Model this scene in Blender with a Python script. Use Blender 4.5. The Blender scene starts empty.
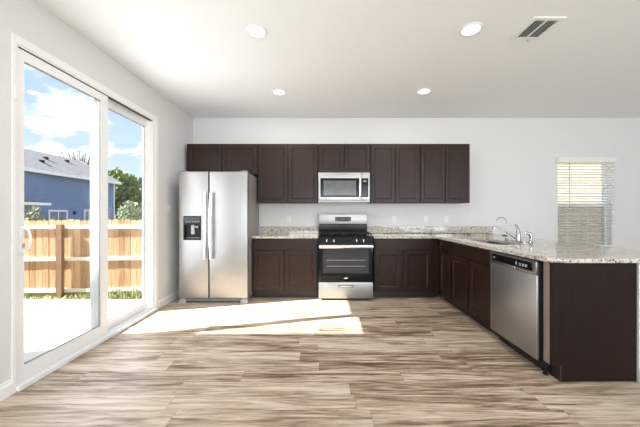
import bpy, bmesh, math, random
from mathutils import Vector, Matrix
random.seed(7)
SC = bpy.context.scene
COL = SC.collection

# ------------------------------------------------------------------ camera
CZ = 1.245
cam_d = bpy.data.cameras.new('camera')
cam_d.sensor_width = 36.0
cam_d.lens = 284 * 36 / 640.0
cam_d.shift_x = -1.0 / 640
cam_d.clip_end = 400
cam = bpy.data.objects.new('camera', cam_d)
cam.location = (0, 0, CZ)
cam.rotation_euler = (math.radians(90), 0, 0)
COL.objects.link(cam)
SC.camera = cam

# ------------------------------------------------------------------ exposure
SC.view_settings.view_transform = 'Standard'
SC.view_settings.look = 'None'
SC.view_settings.gamma = 1.0
SC.view_settings.use_curve_mapping = False
SC.view_settings.exposure = 0.0
SC.cycles.use_denoising = True
SC.cycles.max_bounces = 12
SC.cycles.diffuse_bounces = 6
SC.cycles.glossy_bounces = 5
SC.cycles.transparent_max_bounces = 24
SC.cycles.caustics_reflective = False
SC.cycles.caustics_refractive = False

# ------------------------------------------------------------------ sky
def build_world():
    w = bpy.data.worlds.new('sky')
    SC.world = w
    w.use_nodes = True
    nt = w.node_tree
    nt.nodes.clear()
    N, L = nt.nodes.new, nt.links.new
    out = N('ShaderNodeOutputWorld')
    bg = N('ShaderNodeBackground')
    bg.inputs['Strength'].default_value = 1.45
    tc = N('ShaderNodeTexCoord')
    sep = N('ShaderNodeSeparateXYZ')
    L(tc.outputs['Generated'], sep.inputs[0])
    ramp = N('ShaderNodeValToRGB')
    e = ramp.color_ramp.elements
    e[0].position = 0.0; e[0].color = (0.66, 0.76, 0.98, 1)
    e[1].position = 0.75; e[1].color = (0.32, 0.47, 0.88, 1)
    m = e.new(0.3); m.color = (0.44, 0.58, 0.93, 1)
    L(sep.outputs[2], ramp.inputs[0])
    # clouds: direction divided by (z + c) gives a flat cloud deck
    az = N('ShaderNodeMath'); az.operation = 'ABSOLUTE'; L(sep.outputs[2], az.inputs[0])
    ad = N('ShaderNodeMath'); ad.operation = 'ADD'; ad.inputs[1].default_value = 0.30; L(az.outputs[0], ad.inputs[0])
    dx = N('ShaderNodeMath'); dx.operation = 'DIVIDE'; L(sep.outputs[0], dx.inputs[0]); L(ad.outputs[0], dx.inputs[1])
    dy = N('ShaderNodeMath'); dy.operation = 'DIVIDE'; L(sep.outputs[1], dy.inputs[0]); L(ad.outputs[0], dy.inputs[1])
    cb = N('ShaderNodeCombineXYZ'); L(dx.outputs[0], cb.inputs[0]); L(dy.outputs[0], cb.inputs[1])
    cb.inputs[2].default_value = CLOUD_SEED
    no = N('ShaderNodeTexNoise'); no.inputs['Scale'].default_value = 3.4
    no.inputs['Detail'].default_value = 6; no.inputs['Roughness'].default_value = 0.52
    L(cb.outputs[0], no.inputs['Vector'])
    cr = N('ShaderNodeValToRGB')
    cr.color_ramp.elements[0].position = 0.49; cr.color_ramp.elements[0].color = (0, 0, 0, 1)
    cr.color_ramp.elements[1].position = 0.58; cr.color_ramp.elements[1].color = (1, 1, 1, 1)
    L(no.outputs[0], cr.inputs[0])
    mix = N('ShaderNodeMix'); mix.data_type = 'RGBA'
    L(cr.outputs[0], mix.inputs[0]); L(ramp.outputs[0], mix.inputs[6]); mix.inputs[7].default_value = (0.98, 0.98, 1.0, 1)
    L(mix.outputs[2], bg.inputs[0]); L(bg.outputs[0], out.inputs[0])
CLOUD_SEED = 5.3
build_world()

# ------------------------------------------------------------------ sun
SUN_DIR = Vector((-1.0, -0.26, 0.895))           # towards the sun
sd = bpy.data.lights.new('sun', 'SUN')
sd.energy = 27.0
sd.angle = math.radians(0.5)
sd.color = (1.0, 0.97, 0.94)
sun = bpy.data.objects.new('sun', sd)
sun.rotation_euler = SUN_DIR.to_track_quat('Z', 'Y').to_euler()
sun.location = (-20, -4, 20)
COL.objects.link(sun)

# ------------------------------------------------------------------ added fill lamps at unseen rear windows; daylight lamp at the patio door
def area_lamp(name, loc, rot, sx, sz, e, c=(0.90, 0.95, 1.0)):
    a = bpy.data.lights.new(name, 'AREA')
    a.shape = 'RECTANGLE'; a.size = sx; a.size_y = sz; a.energy = e; a.color = c
    o = bpy.data.objects.new(name, a); o.location = loc; o.rotation_euler = rot
    COL.objects.link(o)
REAR_Y = -3.6
RIGHT_X = 6.4
REAR_FILL_E = 116
area_lamp('fill_rear', (-0.3, REAR_Y + 0.06, 1.5), (math.radians(124), 0, 0), 2.3, 1.9, REAR_FILL_E)
area_lamp('fill_rear', (2.2, REAR_Y + 0.06, 1.5), (math.radians(124), 0, 0), 2.3, 1.9, REAR_FILL_E)
area_lamp('fill_rear', (4.7, REAR_Y + 0.06, 1.5), (math.radians(124), 0, 0), 2.3, 1.9, REAR_FILL_E)
area_lamp('daylight_patio_door', (-2.10, 2.83, 1.3), (0, math.radians(-90), 0), 2.0, 1.4, 26)
LAMP_E = 8

# ------------------------------------------------------------------ materials
def mat(name, color=(0.8, 0.8, 0.8), rough=0.5, metal=0.0, spec=0.5, emis=None, es=0.0):
    m = bpy.data.materials.new(name); m.use_nodes = True
    b = m.node_tree.nodes['Principled BSDF']
    b.inputs['Base Color'].default_value = (*color, 1)
    b.inputs['Roughness'].default_value = rough
    b.inputs['Metallic'].default_value = metal
    b.inputs['Specular IOR Level'].default_value = spec
    if emis:
        b.inputs['Emission Color'].default_value = (*emis, 1)
        b.inputs['Emission Strength'].default_value = es
    return m, m.node_tree, b

def nn(nt, t, **kw):
    n = nt.nodes.new(t)
    for k, v in kw.items():
        setattr(n, k, v)
    return n

def math_node(nt, op, a, b=None, c=None):
    n = nt.nodes.new('ShaderNodeMath'); n.operation = op
    for i, v in enumerate((a, b, c)):
        if v is None: continue
        if isinstance(v, (int, float)): n.inputs[i].default_value = v
        else: nt.links.new(v, n.inputs[i])
    return n.outputs[0]

def ramp(nt, fac, stops):
    r = nt.nodes.new('ShaderNodeValToRGB')
    el = r.color_ramp.elements
    while len(el) < len(stops): el.new(0.5)
    for e, (p, c) in zip(el, stops):
        e.position = p; e.color = (*c, 1)
    nt.links.new(fac, r.inputs[0])
    return r.outputs[0]

def varied(name, c0, c1, scale, rough=0.5, metal=0.0, spec=0.5, stretch=(1, 1, 1), bump=0.0, detail=4, lo=0.3, hi=0.7):
    """two-tone noise over object-space coordinates"""
    m, nt, b = mat(name, c0, rough, metal, spec)
    tc = nn(nt, 'ShaderNodeNewGeometry')
    mp = nn(nt, 'ShaderNodeMapping'); mp.inputs['Scale'].default_value = stretch
    nt.links.new(tc.outputs['Position'], mp.inputs[0])
    no = nn(nt, 'ShaderNodeTexNoise'); no.inputs['Scale'].default_value = scale; no.inputs['Detail'].default_value = detail
    nt.links.new(mp.outputs[0], no.inputs['Vector'])
    c = ramp(nt, no.outputs[0], [(lo, c0), (hi, c1)])
    nt.links.new(c, b.inputs['Base Color'])
    if bump:
        bp = nn(nt, 'ShaderNodeBump'); bp.inputs['Strength'].default_value = bump; bp.inputs['Distance'].default_value = 0.01
        nt.links.new(no.outputs[0], bp.inputs['Height']); nt.links.new(bp.outputs[0], b.inputs['Normal'])
    return m

M = {}
M['wall'] = varied('painted_wall', (0.70, 0.70, 0.698), (0.72, 0.72, 0.718), 40, 0.65, bump=0.02)
M['ceiling'] = varied('painted_ceiling', (0.845, 0.86, 0.875), (0.865, 0.88, 0.895), 60, 0.8, bump=0.02)
M['trim'] = varied('white_trim_paint', (0.84, 0.84, 0.83), (0.86, 0.86, 0.85), 30, 0.35)
M['vinyl'] = varied('white_vinyl', (0.84, 0.845, 0.85), (0.86, 0.865, 0.87), 20, 0.3)
M['plastic'] = varied('white_plastic', (0.80, 0.80, 0.79), (0.82, 0.82, 0.81), 20, 0.35)
M['slat'] = varied('blind_slat_white', (0.80, 0.80, 0.79), (0.82, 0.82, 0.81), 20, 0.4)
M['dark'] = varied('dark_gap', (0.012, 0.012, 0.012), (0.018, 0.018, 0.018), 20, 0.6)
M['wood'] = varied('espresso_wood', (0.0175, 0.0080, 0.0052), (0.033, 0.0150, 0.0098), 9, 0.36, spec=0.27, stretch=(6, 6, 0.6), detail=6)
M['endwood'] = varied('espresso_side_panel', (0.014, 0.0075, 0.006), (0.019, 0.010, 0.008), 6, 0.40, spec=0.12, stretch=(4, 4, 0.5), detail=5)
M['kick'] = varied('dark_toe_kick', (0.016, 0.010, 0.009), (0.024, 0.015, 0.012), 6, 0.45)
M['lit_stile'] = varied('lit_stile_wood', (0.22, 0.17, 0.14), (0.30, 0.24, 0.2), 8, 0.5, stretch=(5, 5, 0.4))  # pale tone puts the light on the filler stile into its colour
M['steel'] = varied('brushed_steel', (0.375, 0.372, 0.362), (0.42, 0.416, 0.405), 30, 0.42, metal=1.0, stretch=(1, 1, 14), detail=2)
M['fridge_side'] = varied('grey_enamel', (0.23, 0.225, 0.22), (0.26, 0.255, 0.25), 30, 0.42, metal=0.0)
M['handle'] = varied('satin_handle', (0.80, 0.80, 0.80), (0.84, 0.84, 0.84), 20, 0.22, metal=1.0)
M['chrome'] = varied('chrome', (0.34, 0.34, 0.35), (0.38, 0.38, 0.39), 10, 0.10, metal=1.0)
M['sinksteel'] = varied('sink_steel', (0.50, 0.50, 0.49), (0.58, 0.58, 0.57), 20, 0.25, metal=1.0)
M['blackgloss'] = varied('black_gloss', (0.008, 0.008, 0.009), (0.009, 0.009, 0.010), 10, 0.10, spec=0.2)
M['ovenglass'] = varied('oven_window_glass', (0.035, 0.036, 0.038), (0.035, 0.035, 0.037), 3, 0.08, spec=0.4)
M['mwglass'] = varied('microwave_window_mesh', (0.07, 0.073, 0.07), (0.10, 0.103, 0.10), 5, 0.15, spec=0.5)
M['blackmatte'] = varied('black_cast_iron', (0.012, 0.012, 0.012), (0.016, 0.016, 0.016), 50, 0.55, spec=0.25)
M['dwpanel'] = varied('dark_steel_trim', (0.19, 0.185, 0.18), (0.23, 0.225, 0.22), 12, 0.32, metal=0.9)
M['grey'] = varied('grey_plastic', (0.34, 0.34, 0.34), (0.38, 0.38, 0.38), 20, 0.4)
M['display'] = varied('dark_display', (0.015, 0.016, 0.02), (0.02, 0.022, 0.027), 20, 0.15)

def granite():
    m, nt, b = mat('granite', rough=0.05, spec=0.75)
    g = nn(nt, 'ShaderNodeNewGeometry')
    def noise(s, d, r=0.6):
        n = nn(nt, 'ShaderNodeTexNoise'); n.inputs['Scale'].default_value = s; n.inputs['Detail'].default_value = d
        n.inputs['Roughness'].default_value = r
        nt.links.new(g.outputs['Position'], n.inputs['Vector']); return n.outputs[0]
    v = nn(nt, 'ShaderNodeTexVoronoi'); v.inputs['Scale'].default_value = 62
    nt.links.new(g.outputs['Position'], v.inputs['Vector'])
    sv = nn(nt, 'ShaderNodeSeparateColor'); nt.links.new(v.outputs['Color'], sv.inputs[0])
    base = ramp(nt, sv.outputs[0], [(0.0, (0.52, 0.49, 0.44)), (0.35, (0.66, 0.63, 0.58)), (0.7, (0.60, 0.54, 0.44)), (1.0, (0.44, 0.42, 0.39))])
    f1 = ramp(nt, noise(42, 3), [(0.55, (0, 0, 0)), (0.61, (1, 1, 1))])
    mx = nn(nt, 'ShaderNodeMix', data_type='RGBA'); nt.links.new(f1, mx.inputs[0]); nt.links.new(base, mx.inputs[6]); mx.inputs[7].default_value = (0.26, 0.20, 0.14, 1)
    f2 = ramp(nt, noise(75, 2), [(0.585, (0, 0, 0)), (0.63, (1, 1, 1))])
    mx2 = nn(nt, 'ShaderNodeMix', data_type='RGBA'); nt.links.new(f2, mx2.inputs[0]); nt.links.new(mx.outputs[2], mx2.inputs[6]); mx2.inputs[7].default_value = (0.05, 0.04, 0.035, 1)
    nt.links.new(mx2.outputs[2], b.inputs['Base Color'])
    return m
M['granite'] = granite()

def floor_mat():
    m, nt, b = mat('wood_plank_floor', rough=0.42, spec=0.35)
    g = nn(nt, 'ShaderNodeNewGeometry')
    s = nn(nt, 'ShaderNodeSeparateXYZ'); nt.links.new(g.outputs['Position'], s.inputs[0])
    X, Y = s.outputs[0], s.outputs[1]
    PW, PL = 0.15, 1.22
    yr = math_node(nt, 'DIVIDE', Y, PW)
    row = math_node(nt, 'FLOOR', yr); fy = math_node(nt, 'FRACT', yr)
    wn = nn(nt, 'ShaderNodeTexWhiteNoise', noise_dimensions='1D'); nt.links.new(row, wn.inputs['W'])
    xr = math_node(nt, 'ADD', math_node(nt, 'DIVIDE', X, PL), math_node(nt, 'MULTIPLY', wn.outputs[0], 7.3))
    colu = math_node(nt, 'FLOOR', xr); fx = math_node(nt, 'FRACT', xr)
    idn = math_node(nt, 'ADD', math_node(nt, 'MULTIPLY', row, 17.31), math_node(nt, 'MULTIPLY', colu, 5.77))
    wp = nn(nt, 'ShaderNodeTexWhiteNoise', noise_dimensions='1D'); nt.links.new(idn, wp.inputs['W'])
    # grain coordinates, stretched along X and shifted per plank
    cv = nn(nt, 'ShaderNodeCombineXYZ')
    nt.links.new(math_node(nt, 'MULTIPLY', X, 0.8), cv.inputs[0])
    nt.links.new(math_node(nt, 'MULTIPLY', Y, 9.5), cv.inputs[1])
    nt.links.new(math_node(nt, 'MULTIPLY', wp.outputs[0], 60.0), cv.inputs[2])
    def noise(scale, detail, dist, rough=0.55):
        n = nn(nt, 'ShaderNodeTexNoise'); n.inputs['Scale'].default_value = scale; n.inputs['Detail'].default_value = detail
        n.inputs['Distortion'].default_value = dist; n.inputs['Roughness'].default_value = rough
        nt.links.new(cv.outputs[0], n.inputs['Vector']); return n.outputs[0]
    big = noise(1.7, 3, 1.3)
    fine = noise(6.0, 8, 1.0, 0.68)
    ringsrc = noise(0.75, 2, 0.3)
    rings = math_node(nt, 'SINE', math_node(nt, 'MULTIPLY', ringsrc, 60.0))
    v = math_node(nt, 'ADD', math_node(nt, 'MULTIPLY', big, 0.90), math_node(nt, 'MULTIPLY', fine, 0.64))
    v = math_node(nt, 'ADD', v, math_node(nt, 'MULTIPLY', rings, 0.05))
    v = math_node(nt, 'ADD', v, math_node(nt, 'MULTIPLY', math_node(nt, 'SUBTRACT', wp.outputs[0], 0.5), 0.16))
    c = ramp(nt, v, [(0.52, (0.12, 0.075, 0.047)), (0.65, (0.26, 0.183, 0.124)), (0.76, (0.41, 0.315, 0.228)), (0.88, (0.55, 0.45, 0.345)), (1.0, (0.64, 0.55, 0.45))])
    # joints
    ey = math_node(nt, 'MINIMUM', fy, math_node(nt, 'SUBTRACT', 1.0, fy))
    ex = math_node(nt, 'MINIMUM', fx, math_node(nt, 'SUBTRACT', 1.0, fx))
    jy = math_node(nt, 'LESS_THAN', ey, 0.010); jx = math_node(nt, 'LESS_THAN', ex, 0.0012)
    j = math_node(nt, 'MULTIPLY', math_node(nt, 'MAXIMUM', jy, jx), 0.55)
    mx = nn(nt, 'ShaderNodeMix', data_type='RGBA'); nt.links.new(j, mx.inputs[0]); nt.links.new(c, mx.inputs[6]); mx.inputs[7].default_value = (0.10, 0.065, 0.045, 1)
    nt.links.new(mx.outputs[2], b.inputs['Base Color'])
    r = math_node(nt, 'ADD', math_node(nt, 'MULTIPLY', fine, 0.12), 0.34)
    nt.links.new(r, b.inputs['Roughness'])
    return m
M['floor'] = floor_mat()

def glass(name, tint=(0.97, 0.985, 0.98), refl=0.05):
    m = bpy.data.materials.new(name); m.use_nodes = True
    nt = m.node_tree; nt.nodes.clear()
    out = nn(nt, 'ShaderNodeOutputMaterial'); mx = nn(nt, 'ShaderNodeMixShader')
    tr = nn(nt, 'ShaderNodeBsdfTransparent'); tr.inputs[0].default_value = (*tint, 1)
    gl = nn(nt, 'ShaderNodeBsdfGlossy'); gl.inputs['Roughness'].default_value = 0.02
    lw = nn(nt, 'ShaderNodeLayerWeight'); lw.inputs[0].default_value = 0.5
    f5 = math_node(nt, 'POWER', lw.outputs['Facing'], 5.0)
    nt.links.new(math_node(nt, 'ADD', math_node(nt, 'MULTIPLY', f5, 0.4), 0.025), mx.inputs[0])
    nt.links.new(tr.outputs[0], mx.inputs[1]); nt.links.new(gl.outputs[0], mx.inputs[2])
    nt.links.new(mx.outputs[0], out.inputs[0])
    return m
M['glass'] = glass('window_glass')

def screen_mat():
    m = bpy.data.materials.new('insect_screen_mesh'); m.use_nodes = True
    nt = m.node_tree; nt.nodes.clear()
    out = nn(nt, 'ShaderNodeOutputMaterial'); mx = nn(nt, 'ShaderNodeMixShader')
    tr = nn(nt, 'ShaderNodeBsdfTransparent')
    df = nn(nt, 'ShaderNodeBsdfDiffuse'); df.inputs[0].default_value = (0.12, 0.12, 0.125, 1)
    mx.inputs[0].default_value = 0.5
    nt.links.new(tr.outputs[0], mx.inputs[1]); nt.links.new(df.outputs[0], mx.inputs[2])
    nt.links.new(mx.outputs[0], out.inputs[0])
    return m
M['screen'] = screen_mat()

def siding(name, c, pitch=0.14):
    m, nt, b = mat(name, c, 0.7)
    g = nn(nt, 'ShaderNodeNewGeometry'); s = nn(nt, 'ShaderNodeSeparateXYZ'); nt.links.new(g.outputs['Position'], s.inputs[0])
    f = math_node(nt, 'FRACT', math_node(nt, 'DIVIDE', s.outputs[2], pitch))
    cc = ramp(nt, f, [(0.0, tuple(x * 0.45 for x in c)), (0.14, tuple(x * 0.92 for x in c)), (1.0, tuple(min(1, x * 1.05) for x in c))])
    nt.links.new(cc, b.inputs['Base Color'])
    return m
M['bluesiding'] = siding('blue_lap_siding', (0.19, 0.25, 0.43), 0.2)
M['beigesiding'] = siding('beige_lap_siding', (0.60, 0.545, 0.44), 0.16)
M['greysiding'] = siding('grey_lap_siding', (0.30, 0.32, 0.40), 0.2)
M['shingle'] = varied('grey_shingles', (0.12, 0.115, 0.12), (0.23, 0.22, 0.225), 5, 0.85, stretch=(1, 1, 3), detail=5)
M['extwhite'] = varied('exterior_white_trim', (0.80, 0.80, 0.80), (0.85, 0.85, 0.85), 5, 0.5)
M['concrete'] = varied('patio_concrete', (0.62, 0.60, 0.57), (0.72, 0.70, 0.67), 4, 0.85, bump=0.05)
M['grass'] = varied('lawn', (0.12, 0.15, 0.06), (0.30, 0.26, 0.17), 6, 0.9)
M['weed'] = varied('weed_leaves', (0.14, 0.20, 0.05), (0.42, 0.42, 0.22), 9, 0.8)
M['treeleaf'] = varied('tree_leaves', (0.05, 0.11, 0.02), (0.33, 0.38, 0.10), 0.9, 0.7)
M['sageleaf'] = varied('sage_leaves', (0.15, 0.20, 0.11), (0.36, 0.40, 0.27), 2, 0.8)
M['bark'] = varied('bark', (0.12, 0.08, 0.05), (0.22, 0.16, 0.11), 5, 0.9)
M['rail'] = varied('pale_fence_rail', (0.70, 0.66, 0.58), (0.84, 0.80, 0.73), 3, 0.75, stretch=(0.5, 0.5, 8))
M['post'] = varied('brown_fence_post', (0.19, 0.10, 0.065), (0.28, 0.16, 0.10), 5, 0.8, stretch=(3, 3, 0.5))
def picket_mat():
    m, nt, b = mat('cedar_pickets', rough=0.75)
    g = nn(nt, 'ShaderNodeNewGeometry'); s = nn(nt, 'ShaderNodeSeparateXYZ'); nt.links.new(g.outputs['Position'], s.inputs[0])
    i = math_node(nt, 'FLOOR', math_node(nt, 'DIVIDE', s.outputs[0], 0.1423))
    w = nn(nt, 'ShaderNodeTexWhiteNoise', noise_dimensions='1D'); nt.links.new(i, w.inputs['W'])
    mp = nn(nt, 'ShaderNodeMapping'); mp.inputs['Scale'].default_value = (14, 14, 1.2); nt.links.new(g.outputs['Position'], mp.inputs[0])
    no = nn(nt, 'ShaderNodeTexNoise'); no.inputs['Scale'].default_value = 2; no.inputs['Detail'].default_value = 5; nt.links.new(mp.outputs[0], no.inputs['Vector'])
    v = math_node(nt, 'ADD', math_node(nt, 'MULTIPLY', w.outputs[0], 0.4), math_node(nt, 'MULTIPLY', no.outputs[0], 0.7))
    c = ramp(nt, v, [(0.25, (0.26, 0.135, 0.07)), (0.55, (0.50, 0.29, 0.155)), (0.9, (0.68, 0.47, 0.30))])
    nt.links.new(c, b.inputs['Base Color'])
    return m
M['picket'] = picket_mat()
M['lamp'], _, _ = mat('lamp_lens', (0.9, 0.9, 0.9), 0.4, emis=(1, 0.98, 0.94), es=3.0)
M['pane_dark'] = varied('dark_house_glass', (0.10, 0.13, 0.2), (0.2, 0.25, 0.33), 2, 0.1)

# ------------------------------------------------------------------ mesh helpers
def BM(): return bmesh.new()

def bx(bm, x0, x1, y0, y1, z0, z1, bev=0.0, seg=2):
    vs = [bm.verts.new((x, y, z)) for x in (x0, x1) for y in (y0, y1) for z in (z0, z1)]
    F = [(0, 1, 3, 2), (4, 6, 7, 5), (0, 4, 5, 1), (2, 3, 7, 6), (0, 2, 6, 4), (1, 5, 7, 3)]
    fs = [bm.faces.new([vs[i] for i in f]) for f in F]
    if bev > 0:
        es = list({e for f in fs for e in f.edges})
        bmesh.ops.bevel(bm, geom=es, offset=bev, segments=seg, profile=0.5, affect='EDGES')
    return bm

def tube(bm, pts, r, seg=10, cap=True, flat=None):
    """swept round tube; r number or list; flat = (axis vector, factor) squashes the section"""
    pts = [Vector(p) for p in pts]
    rings = []
    prev = None
    for i, p in enumerate(pts):
        if i == 0: t = pts[1] - p
        elif i == len(pts) - 1: t = p - pts[i - 1]
        else: t = (pts[i + 1] - p).normalized() + (p - pts[i - 1]).normalized()
        t.normalize()
        if prev is None:
            a = Vector((0, 0, 1)) if abs(t.z) < 0.9 else Vector((1, 0, 0))
            u = t.cross(a).normalized()
        else:
            u = (prev - t * prev.dot(t)).normalized()
        prev = u
        w = t.cross(u)
        rr = r[i] if isinstance(r, (list, tuple)) else r
        ring = []
        for k in range(seg):
            an = 2 * math.pi * k / seg
            o = u * math.cos(an) * rr + w * math.sin(an) * rr
            if flat:
                ax, fa = flat
                o = o - ax * o.dot(ax) * (1 - fa)
            ring.append(bm.verts.new(p + o))
        rings.append(ring)
    for a, b in zip(rings, rings[1:]):
        for k in range(seg):
            bm.faces.new((a[k], a[(k + 1) % seg], b[(k + 1) % seg], b[k]))
    if cap:
        bm.faces.new(rings[0][::-1]); bm.faces.new(rings[-1])
    return bm

def lathe(bm, c, prof, seg=24, axis='Z'):
    """prof = [(r, h)] revolved round an axis through c"""
    c = Vector(c)
    def P(r, h, a):
        ca, sa = math.cos(a) * r, math.sin(a) * r
        return c + {'Z': Vector((ca, sa, h)), 'Y': Vector((ca, h, sa)), 'X': Vector((h, ca, sa))}[axis]
    rings = []
    for r, h in prof:
        if r < 1e-6: rings.append([bm.verts.new(P(0, h, 0))])
        else: rings.append([bm.verts.new(P(r, h, 2 * math.pi * k / seg)) for k in range(seg)])
    for a, b in zip(rings, rings[1:]):
        for k in range(seg):
            q = (k + 1) % seg
            vs = [a[k % len(a)], a[q % len(a)], b[q % len(b)], b[k % len(b)]]
            vs = list(dict.fromkeys(vs))
            if len(vs) >= 3: bm.faces.new(vs)
    return bm

def prism(bm, pts, ext):
    """closed polygon (3D pts) extruded by vector"""
    ext = Vector(ext)
    a = [bm.verts.new(p) for p in pts]
    b = [bm.verts.new(Vector(p) + ext) for p in pts]
    bm.faces.new(a); bm.faces.new(b[::-1])
    n = len(pts)
    for i in range(n):
        bm.faces.new((a[i], a[(i + 1) % n], b[(i + 1) % n], b[i]))
    return bm

def bm_to_mesh(bm, name):
    bmesh.ops.recalc_face_normals(bm, faces=bm.faces)
    me = bpy.data.meshes.new(name); bm.to_mesh(me); bm.free()
    return me

def subtract(bm, cutters):
    """boolean difference of bmeshes, returns a bmesh"""
    a = bpy.data.objects.new('tmp_a', bm_to_mesh(bm, 'tmp_a')); COL.objects.link(a)
    tmp = [a]
    for c in cutters:
        o = bpy.data.objects.new('tmp_c', bm_to_mesh(c, 'tmp_c')); COL.objects.link(o); tmp.append(o)
        md = a.modifiers.new('b', 'BOOLEAN'); md.operation = 'DIFFERENCE'; md.object = o; md.solver = 'EXACT'
    dg = bpy.context.evaluated_depsgraph_get(); dg.update()
    me = bpy.data.meshes.new_from_object(a.evaluated_get(dg))
    r = bmesh.new(); r.from_mesh(me)
    bpy.data.meshes.remove(me)
    for o in tmp:
        d = o.data; bpy.data.objects.remove(o); bpy.data.meshes.remove(d)
    return r

def world_loc(o):
    v = Vector((0, 0, 0))
    while o: v += o.location; o = o.parent
    return v

def obj(name, bm, m, parent=None, smooth=None, origin=None):
    """link a world-space bmesh as one object (child of parent)"""
    off = world_loc(parent) if parent else Vector((0, 0, 0))
    loc = Vector(origin) - off if origin is not None else Vector((0, 0, 0))
    bmesh.ops.translate(bm, verts=bm.verts, vec=-(off + loc))
    me = bm_to_mesh(bm, name)
    me.materials.append(m if not isinstance(m, str) else M[m])
    if smooth:
        for p in me.polygons: p.use_smooth = True
        try: me.set_sharp_from_angle(angle=math.radians(smooth))
        except Exception: pass
    o = bpy.data.objects.new(name, me); COL.objects.link(o)
    o.location = loc
    if parent: o.parent = parent
    return o

def thing(name, label, cat, loc=(0, 0, 0), group=None):
    o = bpy.data.objects.new(name, None); COL.objects.link(o)
    o.empty_display_size = 0.1
    o.location = loc; o['label'] = label; o['category'] = cat
    if group: o['group'] = group
    return o

def tag(o, label, cat, group=None, kind=None):
    o['label'] = label; o['category'] = cat
    if group: o['group'] = group
    if kind: o['kind'] = kind
    return o

def struct(name, bm, m, label, cat, smooth=None):
    o = obj(name, bm, m, None, smooth)
    o['kind'] = 'structure'; o['label'] = label; o['category'] = cat
    return o

def copy_tree(src, loc, label, group=None):
    r = src.copy(); COL.objects.link(r); r.location = loc; r['label'] = label
    if group: r['group'] = group
    for ch in list(src.children):
        c = ch.copy(); COL.objects.link(c); c.parent = r
        for g in list(ch.children):
            d = g.copy(); COL.objects.link(d); d.parent = c
    return r

# ================================================================== ROOM SHELL
LX = -2.14          # left wall
BY = 4.745          # back wall
CEIL = 2.841
T = 0.15
# sliding door opening
DY0, DY1, DZ1 = 1.985, 3.66, 2.44
# back window opening
WX0, WX1, WZ0, WZ1 = 3.95, 4.86, 0.66, 2.15

b = BM(); bx(b, LX - T, RIGHT_X + T, REAR_Y - T, BY + T, -0.12, 0)
struct('floor', b, 'floor', 'floor of pale brown wood planks running left to right', 'floor')
b = BM(); bx(b, LX - T, RIGHT_X + T, REAR_Y - T, BY + T, CEIL, CEIL + 0.15)
struct('ceiling', b, 'ceiling', 'flat white ceiling with four round lights and a vent', 'ceiling')
b = BM(); bx(b, LX - T, LX, REAR_Y - T, BY + T, 0, CEIL)
c = BM(); bx(c, LX - T - 0.1, LX + 0.1, DY0, DY1, -0.001, DZ1)
c2 = BM(); bx(c2, LX - T - 0.1, LX + 0.1, -2.6, -0.9, 0.85, 2.2)
struct('wall_left', subtract(b, [c]), 'wall', 'white wall on the left holding the sliding patio door', 'wall'); c2.free()
b = BM(); bx(b, LX, RIGHT_X, BY, BY + T, 0, CEIL)
c = BM(); bx(c, WX0, WX1, BY - 0.1, BY + T + 0.1, WZ0, WZ1)
struct('wall_back', subtract(b, [c]), 'wall', 'white back wall behind the cabinets and the blind', 'wall')
b = BM(); bx(b, RIGHT_X, RIGHT_X + T, REAR_Y - T, BY + T, 0, CEIL)
struct('wall_right', b, 'wall', 'white wall closing the room on the right', 'wall')
b = BM(); bx(b, LX, RIGHT_X, REAR_Y - T, REAR_Y, 0, CEIL)
cs = []
for xc in (-0.3, 2.2, 4.7):
    c = BM(); bx(c, xc - 1.15, xc + 1.15, REAR_Y - T - 0.1, REAR_Y + 0.1, 0.55, 2.5); cs.append(c)
struct('wall_rear', subtract(b, cs), 'wall', 'white wall behind the camera with three added windows', 'wall')

for i, xc in enumerate((-0.3, 2.2, 4.7)):  # unseen windows, added behind the camera as a daylight source
    b = BM(); bx(b, xc - 1.14, xc + 1.14, REAR_Y - 0.10, REAR_Y - 0.04, 0.56, 2.49)
    c = BM(); bx(c, xc - 1.08, xc + 1.08, REAR_Y - 0.2, REAR_Y + 0.1, 0.62, 1.47)
    c3 = BM(); bx(c3, xc - 1.08, xc + 1.08, REAR_Y - 0.2, REAR_Y + 0.1, 1.53, 2.43)
    w = struct('window_%d' % (i + 2), subtract(b, [c, c3]), 'vinyl', 'unseen white framed window added behind the camera for daylight', 'window')
    b = BM(); bx(b, xc - 1.08, xc + 1.08, REAR_Y - 0.074, REAR_Y - 0.068, 0.62, 2.43)
    obj('pane', b, 'glass', w)

# baseboards
def baseboard_profile_x(bm, y0, y1):   # along the left wall
    prof = [(0, 0), (0.016, 0), (0.016, 0.075), (0.009, 0.088), (0.009, 0.098), (0.004, 0.105), (0, 0.105)]
    prism(bm, [(LX + a, y0, z) for a, z in prof], (0, y1 - y0, 0))
b = BM(); baseboard_profile_x(b, REAR_Y + 0.02, 1.965)
struct('baseboard_left', b, 'trim', 'white baseboard left of the sliding door', 'baseboard')
b = BM(); baseboard_profile_x(b, 3.74, BY - 0.002)
struct('baseboard_corner', b, 'trim', 'short white baseboard between sliding door and refrigerator', 'baseboard')
b = BM(); bx(b, 2.9, RIGHT_X - 0.002, BY - 0.016, BY - 0.0005, 0, 0.105, 0.003)
struct('baseboard_back', b, 'trim', 'white baseboard on the back wall under the window', 'baseboard')

# ------------------------------------------------------------------ sliding patio door
door = bpy.data.objects.new('door_1', None); COL.objects.link(door); door.location = (LX, 2.8, 0)
door['kind'] = 'structure'; door['label'] = 'white two-panel sliding glass patio door in the left wall'; door['category'] = 'sliding door'
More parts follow.
